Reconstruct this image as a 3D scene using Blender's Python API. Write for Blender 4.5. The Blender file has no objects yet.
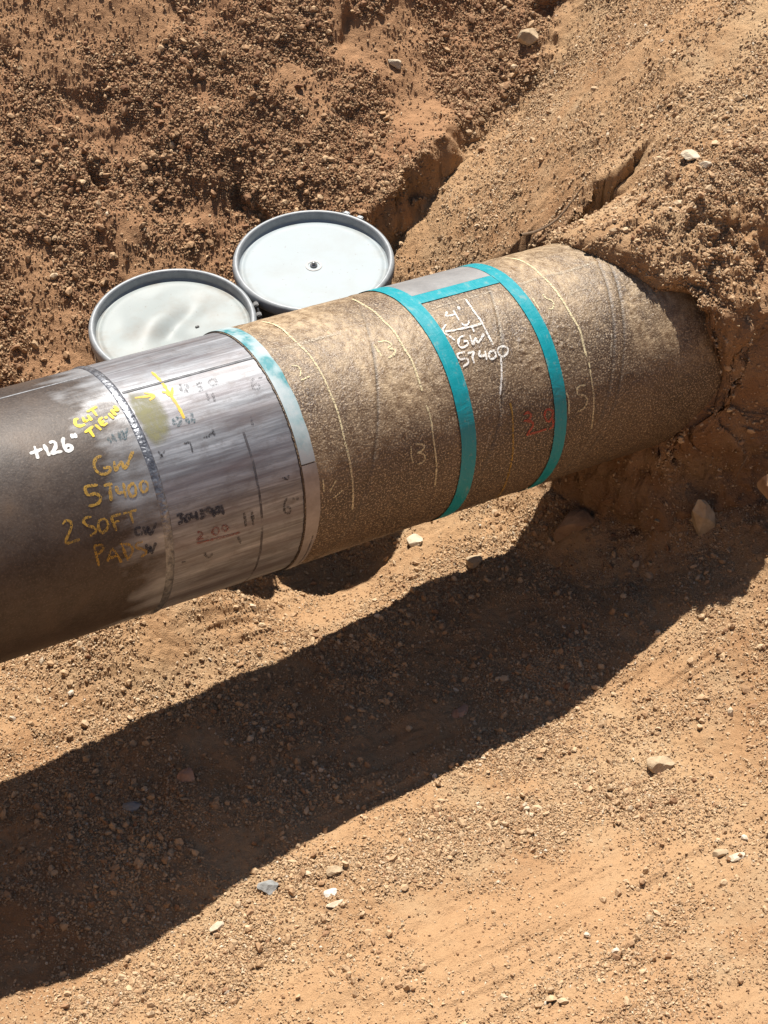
import math, random
import numpy as np
rng = np.random.default_rng(7)
random.seed(7)
PA = math.radians(31.45)          # heading of the pipe in plan
PT = math.radians(8.36)           # the pipe falls towards the bank
PX, PY, PZ = 0.0, 4.193, 0.998    # a point on its axis
RP = 0.3777                       # radius of the bare steel

# ------------------------------------------------------------------ noise
def _h2(ix, iy, seed):
    n = (ix.astype(np.int64)*374761393 + iy.astype(np.int64)*668265263 + seed*1442695041) & 0xffffffff
    n = ((n ^ (n >> 13))*1274126177) & 0xffffffff
    n = ((n ^ (n >> 16))*2246822519) & 0xffffffff
    return ((n ^ (n >> 15)) & 0xffffff)/float(0xffffff)
def noise2(x, y, seed=0):
    ix = np.floor(x); iy = np.floor(y); fx = x-ix; fy = y-iy
    u = fx*fx*fx*(fx*(fx*6-15)+10); v = fy*fy*fy*(fy*(fy*6-15)+10)
    def g(dx, dy):
        a = _h2(ix+dx, iy+dy, seed)*6.2831853
        return np.cos(a)*(fx-dx)+np.sin(a)*(fy-dy)
    return 1.5*((g(0,0)*(1-u)+g(1,0)*u)*(1-v)+(g(0,1)*(1-u)+g(1,1)*u)*v)
def fbm2(x, y, oct=4, seed=0, gain=.5):
    s = 0; a = 1.; f = 1.
    for o in range(oct):
        s = s + a*noise2(x*f+o*17.3, y*f-o*9.1, seed+o); a *= gain; f *= 2.03
    return s
def _h3(ix, iy, iz, seed):
    n = (ix.astype(np.int64)*374761393 + iy.astype(np.int64)*668265263 + iz.astype(np.int64)*2147483647 + seed*1442695041) & 0xffffffff
    n = ((n ^ (n >> 13))*1274126177) & 0xffffffff
    n = ((n ^ (n >> 16))*2246822519) & 0xffffffff
    return ((n ^ (n >> 15)) & 0xffffff)/float(0xffffff)
def noise3(x, y, z, seed=0):
    ix = np.floor(x); iy = np.floor(y); iz = np.floor(z); fx = x-ix; fy = y-iy; fz = z-iz
    u = fx*fx*(3-2*fx); v = fy*fy*(3-2*fy); w = fz*fz*(3-2*fz)
    r = 0
    for dz, cz in ((0, 1-w), (1, w)):
        for dy, cy_ in ((0, 1-v), (1, v)):
            for dx, cx_ in ((0, 1-u), (1, u)):
                r = r + _h3(ix+dx, iy+dy, iz+dz, seed)*cx_*cy_*cz
    return 2*r-1
def sstep(a, b, x):
    t = np.clip((x-a)/(b-a), 0, 1); return t*t*(3-2*t)
def smax(a, b, k):
    h = np.clip(.5+.5*(a-b)/k, 0, 1); return b*(1-h)+a*h+k*h*(1-h)
def pebbles(x, y, cell, seed, rmin, rmax, dens):
    """height of half-sunk round clods scattered one per cell"""
    cx = np.floor(x/cell); cy = np.floor(y/cell); out = np.zeros_like(x)
    for dx in (-1, 0, 1):
        for dy in (-1, 0, 1):
            gx = cx+dx; gy = cy+dy
            px = (gx+_h2(gx, gy, seed))*cell; py = (gy+_h2(gx, gy, seed+1))*cell
            q = _h2(gx, gy, seed+2); r = (rmin+(rmax-rmin)*q*q)*cell
            e = .6+.8*_h2(gx, gy, seed+4); th = _h2(gx, gy, seed+5)*3.14
            ddx = x-px; ddy = y-py
            a = ddx*np.cos(th)+ddy*np.sin(th); b = (ddy*np.cos(th)-ddx*np.sin(th))*e
            t = 1-(a*a+b*b)/(r*r)
            on = _h2(gx, gy, seed+3) < dens
            out = np.maximum(out, np.where(on & (t > 0), r*.75*np.sqrt(np.maximum(t, 0)), 0))
    return out

# ------------------------------------------------------------------ the ground
def polydist(x, y, P):
    """signed distance to an open polyline, positive on its left side; and the run along it (0..1)"""
    best = np.full(x.shape, 1e9); sg = np.zeros(x.shape); run = np.zeros(x.shape)
    L = [0]
    for i in range(len(P)-1): L.append(L[-1]+math.hypot(P[i+1][0]-P[i][0], P[i+1][1]-P[i][1]))
    for i in range(len(P)-1):
        ax, ay = P[i]; bx, by = P[i+1]; dx, dy = bx-ax, by-ay; l2 = dx*dx+dy*dy
        t = np.clip(((x-ax)*dx+(y-ay)*dy)/l2, 0, 1)
        d = np.hypot(x-ax-t*dx, y-ay-t*dy); c = dx*(y-ay)-dy*(x-ax)
        m = d < best
        best = np.where(m, d, best); sg = np.where(m, np.sign(c), sg); run = np.where(m, (L[i]+t*(L[i+1]-L[i]))/L[-1], run)
    return best*sg, run
VC = [(.07,5.6,.3),(.025,6.0,.42),(.6,6.4,.68),(.37,5.5,.62),(.60,5.38,.88),(.72,4.82,1.30),(.69,4.6,1.30),(.88,4.5,1.30),(1.1,4.46,1.24),
      (1.3,4.40,.98),(1.6,4.3,.90),(2.5,3.8,.95),(1.0,5.8,1.33),(1.5,5.6,1.62),(2.0,6.2,1.95),(2.5,5,1.7),(1.0,7.5,1.35),(0,7.5,1.1),
      (2.5,7.5,2.3),(3.2,4.5,1.5),(.2,5.4,.42),(-.3,5.5,.1),(-1.5,5.2,-.3),(-1.5,7.5,.6),(1.3,4.9,1.42),(3,9,2.8),(-1,9,1.2)]
_v = np.array(VC)
def _tps(r2): return np.where(r2 > 1e-12, r2*np.log(np.maximum(r2, 1e-12)), 0)
_n = len(_v)
_K = _tps((_v[:,None,0]-_v[None,:,0])**2+(_v[:,None,1]-_v[None,:,1])**2)+np.eye(_n)*.01
_Pm = np.c_[np.ones(_n), _v[:,:2]]
_W = np.linalg.solve(np.block([[_K, _Pm],[_Pm.T, np.zeros((3,3))]]), np.r_[_v[:,2], 0, 0, 0])
def bank_right(x, y):
    xx = np.clip(x, -2.5, 4); yy = np.clip(y, 3, 9.5)
    s = _W[_n]+_W[_n+1]*xx+_W[_n+2]*yy
    for i in range(_n): s = s+_W[i]*_tps((xx-_v[i,0])**2+(yy-_v[i,1])**2)
    return s
CLIFF = [(6,2.6),(2.6,4.0),(2.0,4.26),(1.6,4.46),(1.40,4.47),(1.27,4.42),(1.13,4.395),(.98,4.40),(.88,4.44),(.78,4.50),(.69,4.58),(.64,4.70),(.65,4.88),(.65,5.06),(.57,5.24),(.38,5.40),(.1,5.48),(-.3,5.56),(-4,5.65)]
CLIFF = [(a, b) for a, b in CLIFF]
SCARP1 = [(-.30,5.66),(-.08,5.86),(.1,6.02),(.3,6.2),(.5,6.42),(.66,6.62),(1.1,7.2),(2,8.6)]
SCARP2 = [(.50,4.98),(.57,5.07),(.66,5.14),(.77,5.20),(.85,5.24),(.93,5.285)]
def ground(x, y):
    s = x*math.cos(PA)+(y-PY)*math.sin(PA); w = x*math.sin(PA)-(y-PY)*math.cos(PA)
    # trench floor: falls with the pipe, rises a little towards the viewer
    fl = .03-.105*np.clip(s, -4, 0)+.0*s
    fl = fl+np.where(w > 0, .19*w, .07*w)+.10*np.maximum(w-1.25, 0)
    fl = fl+.07*sstep(.8, 1.2, s)*sstep(.2, .5, w)+.15*sstep(.2, 1.1, s)*sstep(.2, .9, w)+.12*np.maximum(s-1.0, 0)
    fl = fl+(-.085*sstep(-.5,-.1,s)*sstep(.5,.0,s)+.155*sstep(-.30,-.58,s)*sstep(-1.35,-.95,s))*sstep(-.7,-.4,w)*sstep(.10,-.30,w)-.05*sstep(.2,-.6, s)*sstep(-.4,-.9, w)-.03*sstep(-.6,-1.5,s)*sstep(-.05,.05,w)-.09*sstep(-.6,-1.6,s)*sstep(.5,.9,w)
    fl = fl+.022*fbm2(x*1.3, y*1.3, 3, 5)
    # the near side of the trench under the viewer
    near = (.34+.85*(2.0-y-.35*x))
    fl = smax(fl, near, .25)
    # far left end of the trench
    fl = smax(fl, 2.2*(-3.2-s), .3)
    # the far bank
    jit = .10*fbm2(x*1.7, y*1.7, 3, 11)
    lb = .64*(y-5.34-.30*np.clip(x, -2.5, 2.5)+jit)
    vb = bank_right(x, y)
    d1, r1 = polydist(x, y, SCARP1)
    d1 = d1+.055*fbm2(x*4.5, y*4.5, 4, 21)
    drop = .21*(1-sstep(.0, .50, r1))
    near1 = np.exp(-(d1/(.4+.4*r1))**2)
    lb2 = lb*(1-near1)+np.maximum(vb+drop, lb*.3+(vb+drop)*.7)*near1
    bw = .035+.65*sstep(.18, .50, r1)
    back = vb+(lb2-vb)*sstep(-bw, bw, d1)
    back = back-.05*np.exp(-((d1+.06)/.06)**2)*(1-sstep(.2,.6,r1))*(x > -.35)
    d2, r2 = polydist(x, y, SCARP2)
    d2 = -d2+.045*fbm2(x*6.5, y*6.5, 4, 23)
    tap = np.maximum(np.sin(np.clip(r2, 0, 1)*3.1416), 0)**.5*(r2 > 0)*(r2 < 1)
    tap = tap*(1.25-.7*r2)*np.clip(.9+.7*fbm2(x*6, y*6, 2, 24), .35, 1.3)
    back = back-.31*tap*sstep(-.008, .018, d2)*np.exp(-np.maximum(d2, 0)/(.27-.14*r2))+.025*tap*np.exp(-((d2+.05)/.07)**2)
    # the cut face the pipe comes out of
    dc, rc = polydist(x, y, CLIFF)
    dc = -dc
    dc = dc+.030*fbm2(x*5, y*5, 3, 31)
    wd = 1+4*sstep(.45, .0, x)+2.6*sstep(1.16, 1.40, x)
    dc = dc/wd
    st = .80*sstep(-.035, .05, dc)+.13*sstep(-.26, .0, dc)+.07*sstep(0, .22, dc)
    cl = fl+(back-fl)*st
    soft = smax(fl, back-1.2*sstep(-.02, -.35, dc*wd)*sstep(-1.2, -.6, x), .12)
    k = sstep(-.25, .05, x)
    steep = k*np.exp(-(dc/.10)**2)*sstep(.4, .6, x)
    face = np.maximum(.8*np.exp(-(d1/.09)**2)*sstep(.50, .35, r1)*(x > -.4), .8*np.exp(-((d2-.04)/.10)**2)*np.minimum(tap*1.5, 1))
    h = soft*(1-k)+np.where(back > fl, cl, fl)*k
    top = 3.25+.0*x
    h = -smax(-h, -top, .3)
    return h, dict(s=s, w=w, dc=dc, d1=d1, r1=r1, lb=lb, fl=fl, back=back, k=k, d2=d2, tap=tap, steep=steep, face=face)
def relief(x, y, A):
    """the crumbs, clods and lumps on top of the large shape"""
    far = sstep(-1.0, -1.35, A['w'])                 # 1 on the banks behind the pipe
    bankR = sstep(-.05, .1, A['dc'])*sstep(.4, .7, x)
    left = far*sstep(-.1, .1, A['d1'])*(1-sstep(1.2, 1.6, x))
    ln = A['w']-1.36-.16*A['s']+.10*fbm2(x*2.5, y*2.5, 3, 42)
    strk = fbm2(A['s']*1.0+7, A['w']*5.5, 4, 41)
    packed = sstep(-.10, .10, ln)*np.clip(.72+.9*strk, .1, 1)*(1-.9*sstep(.42, .18, np.hypot(x-1.08, y-2.62)+.12*fbm2(x*5, y*5, 2, 44)))
    packed = np.maximum(packed, .80*sstep(.18, .55, fbm2(A['s']*1.5+3, A['w']*3.0, 3, 46)))
    dusty = sstep(.0, .40, fbm2(x*1.9+3, y*1.9, 4, 43))*left
    rough = np.clip(1-.66*packed*(1-far)-.70*dusty, .2, 1)
    valley = far*sstep(.1, -.1, A['d1'])*(1-bankR)
    rough = rough*(1-.35*valley)
    lump = bankR*np.exp(-((y-4.62-.1*np.abs(x-1.2))/.38)**2)*sstep(.62,.8,x)
    h = .009*fbm2(x*7, y*7, 4, 51)
    h = h+left*(.016*fbm2(x*4.5, y*4.5, 3, 53)+.010*fbm2(x*14, y*14, 3, 55))*(1-.5*dusty)
    pit = sstep(.75, .95, fbm2(x*3.1, y*3.6, 2, 57))
    h = h-left*.05*pit
    pm = rough*(.35+.65*sstep(-.25, .35, fbm2(x*2.4, y*2.4, 3, 61)))
    h = h+pebbles(x, y, .075, 71, .12, .36, .30)*pm*(.10+.32*left+.9*lump)
    h = h+pebbles(x, y, .040, 75, .16, .48, .55)*pm*(.30+.15*left+.6*lump)
    h = h+pebbles(x, y, .024, 79, .2, .52, .75)*np.clip(pm*1.3, 0, 1)*.5
    h = h+lump*(.030*fbm2(x*6, y*6, 3, 63)+.024*np.abs(fbm2(x*16, y*16, 3, 65)))
    h = h+.004*rough*fbm2(x*40, y*40, 2, 67)
    # tracks left by a bucket, running with the trench
    h = h+.016*packed*(1-far)*(fbm2(A['s']*.8, A['w']*14, 3, 69)+.5*fbm2(A['s']*5, A['w']*30, 3, 70))
    h = h*(1-.85*A['steep'])
    return h, dict(packed=packed*(1-far), dusty=dusty, lump=lump, left=left, valley=valley, bankR=bankR, rough=pm, steep=A['steep'], face=A['face'])
def terrain_mesh_arrays(step=.006):
    side = np.arange(0, 1.0, .016)
    core = np.r_[-3.25+side, np.arange(-2.25, 2.25, step), 2.25+side]
    c = np.cumsum(np.geomspace(.016, .016*1.14**70, 70)); c = c*150/c[-1]
    xs = np.r_[core[0]-c[::-1], core, core[-1]+c]
    y1 = np.arange(2.2, 5.4, step); y2 = np.arange(5.4, 8.6, step*1.25)
    ys = np.r_[1.0-c[::-1], np.arange(1.0, 2.2, .012), y1, y2, 8.6+c]
    X, Y = np.meshgrid(xs, ys)
    # draw grid lines together at the steep cut so that its face is finely meshed
    m = (X > .3) & (X < 2.25) & (Y > 3.4) & (Y < 5.4)
    if m.any():
        d, _ = polydist(X[m], Y[m], CLIFF); d = -d
        e = 1e-3
        dx, _ = polydist(X[m]+e, Y[m], CLIFF); dy, _ = polydist(X[m], Y[m]+e, CLIFF)
        nx = (-dx-d)/e; ny = (-dy-d)/e; nn = np.maximum(np.hypot(nx, ny), 1e-6); nx /= nn; ny /= nn
        dd = d+.02
        sh = .80*dd*np.exp(-(dd/.22)**2)*sstep(.3, .55, X[m])*sstep(2.3, 2.0, X[m])
        X[m] -= nx*sh; Y[m] -= ny*sh
    Z = np.empty_like(X); Rl = np.empty_like(X); M = {}
    B = 120; parts = []
    for i in range(0, X.shape[0], B):
        x = X[i:i+B]; y = Y[i:i+B]
        z, A = ground(x, y); r, Q = relief(x, y, A)
        Z[i:i+B] = z; Rl[i:i+B] = r*sstep(-4, -3, x)*sstep(4, 3, x)*sstep(10.5, 9.5, y)*sstep(.2, 1.0, y)
        parts.append({k: np.broadcast_to(v, x.shape).astype(np.float32) for k, v in Q.items()})
    for k in parts[0]: M[k] = np.concatenate([p[k] for p in parts])
    def normals(P):
        N = np.cross(np.gradient(P, axis=1), np.gradient(P, axis=0)); return N/np.maximum(np.linalg.norm(N, axis=-1, keepdims=True), 1e-9)
    # the relief stands out along the slope's own normal, so that steep faces overhang
    P = np.stack([X, Y, Z], -1); N = normals(P); P = P+N*Rl[..., None]
    mk = (M['steep']+M['lump']*.9+M['face']) > .03
    p = P[mk]; n = N[mk]; wgt = np.clip(M['steep'][mk]*1.0+M['lump'][mk]*.7+M['face'][mk]*.8, 0, 1.2)
    q = .040*noise3(p[:,0]*6, p[:,1]*6, p[:,2]*6, 2)+.026*noise3(p[:,0]*14, p[:,1]*14, p[:,2]*14, 3)+.016*noise3(p[:,0]*30, p[:,1]*30, p[:,2]*30, 4)+.008*noise3(p[:,0]*60, p[:,1]*60, p[:,2]*60, 5)
    P[mk] = p+n*(q*wgt)[:,None]
    # the soil closes round the pipe along one clean line, where it was dug away from the steel
    m = (X > .2) & (X < 1.7) & (Y > 4.0) & (Y < 5.4) & (Z > .3) & (Z < 1.8)
    p = P[m]; D = np.array([math.cos(PA)*math.cos(PT), math.sin(PA)*math.cos(PT), -math.sin(PT)])
    e2 = np.array([math.sin(PA), -math.cos(PA), 0]); e1 = np.cross(e2, D)
    v = p-np.array([PX, PY, PZ]); ax = v@D; a2 = v@e2; a1 = v@e1; r = np.hypot(a1, a2); th = np.degrees(np.arctan2(a2, a1))
    sb = np.interp(th, *np.array([(-60,.77),(-31,.765),(-16,.765),(-4,.782),(10,.835),(20,.872),(26,.90),(29,.965),(33,1.03),(37,1.06),(45,1.04),(56,1.035),(66,1.072),(74,1.087),(83,1.096),(91,1.085),(99,1.04),(106,1.01),(122,.975),(140,.94)]).T)
    sb = sb+.012*fbm2(th*.10, r*0, 4, 35)
    g = (1-sstep(.015, .13, r-RP))*sstep(-62, -42, th)*sstep(150, 125, th)*sstep(sb-.55, sb-.40, ax)*sstep(sb+.42, sb+.25, ax)
    P[m] = p+D*((sb+np.maximum(r-RP, 0)*.25*fbm2(th*.15, r*20, 2, 36)-ax)*g)[:, None]
    return P, N, M
STEP = .006
NGRAVEL = 620000
DRUM_Z = 0.0
ROCKS = [
 ('rock','flat-topped tan rock, largest on the sunlit slope below the shadow',.879,3.326,.042,'M_TANROCK',3,(1,.75,.55),.2,.25),
 ('rock','round cream stone touching the lower edge of the pipe under the tape',.115,4.49,.031,'M_PALE',4,(1,.9,.8),.6,.2),
 ('rock','round tan stone on the sunlit wedge between pipe and its shadow',.326,4.378,.033,'M_TANROCK',5,(1,.9,.75),1.,.2),
 ('rock','grey-blue stone just below the lower edge of the big shadow',-.347,2.882,.029,'M_GREYROCK',6,(1,.75,.7),.1,.2),
 ('rock','small tan stone, upper of the pale cluster below the shadow',-.155,2.92,.020,'M_TANROCK',7,(1.2,.7,.6),.3,.2),
 ('rock','white stone in the middle of the pale cluster below the shadow',-.161,2.853,.018,'M_WHITE',8,(1,.9,.6),.5,.25),
 ('rock','thin flat cream stone at the bottom of the pale cluster',-.145,2.81,.018,'M_PALE',9,(1.3,.6,.3),.35,.2),
 ('rock','small cream stone low at the left, on bare orange soil',-.496,2.756,.018,'M_PALE',10,(1.2,.7,.5),.8,.25),
 ('rock','squarish reddish stone lying inside the big shadow',-.635,3.322,.028,'M_REDROCK',11,(1,.95,.7),.7,.2),
 ('rock','dark blocky stone in the shadow near the left edge',-.79,3.206,.026,'M_GREYROCK',12,(1.1,.8,.6),.2,.3),
 ('rock','flat brown stone near the middle of the big shadow',.254,3.628,.028,'M_REDROCK',13,(1.1,.8,.5),.9,.3),
 ('rock','pale round rock on the slope above the buried pipe end',1.029,5.002,.027,'M_PALE',14,(1.1,.9,.7),.3,.2),
 ('rock','small pale stone right below the round rock on the upper slope',1.065,4.91,.017,'M_PALE',15,(1.2,.8,.6),.1,.2),
 ('rock','tall pale slab leaning on the shaded wall under the pipe',1.12,4.32,.085,'M_TANROCK',16,(.50,.38,1.1),.5,.22),
 ('rock','brown block of soil rock under the pipe at the tip of the sunlit wedge',.72,4.47,.10,'M_CLOD',17,(1,.6,.8),.4,.5,'rock',None,.35,.12),
 ('rock','sunlit clod jutting from the shaded wall at the right edge',1.335,4.22,.075,'M_CLOD',27,(.8,.8,1.),.4,.1,'rock',None,.35,.56),
 ('rock','tan boulder half buried near the top of the far bank',.614,6.672,.042,'M_TANROCK',18,(1,.8,.9),.4,.25),
 ('rock','pale flat stone at the right edge on orange soil',1.045,2.915,.022,'M_PALE',19,(1.4,.7,.35),.3,.2),
 ('rock','dull brown stone beside the pale flat stone at the right edge',1.0,2.935,.02,'M_TANROCK',20,(1.2,.8,.5),.2,.25),
 ('rock','crumpled pale lump in a hollow of the far bank',.05,6.58,.028,'M_PALE',21,(1.2,.7,.6),2.6,.2),
]
ROOTS = [
 ('thin curved root lying along the pipe top at the crack',[(.47,4.93,1.13),(.53,4.99,1.10),(.60,5.04,1.11),(.66,5.09,1.16),(.69,5.10,1.21)],.006),
 ('dry twig hanging from the shaded wall beside the pipe end',[(1.22,4.27,.72),(1.20,4.25,.68),(1.185,4.24,.63),(1.19,4.235,.60)],.003),
]
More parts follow.
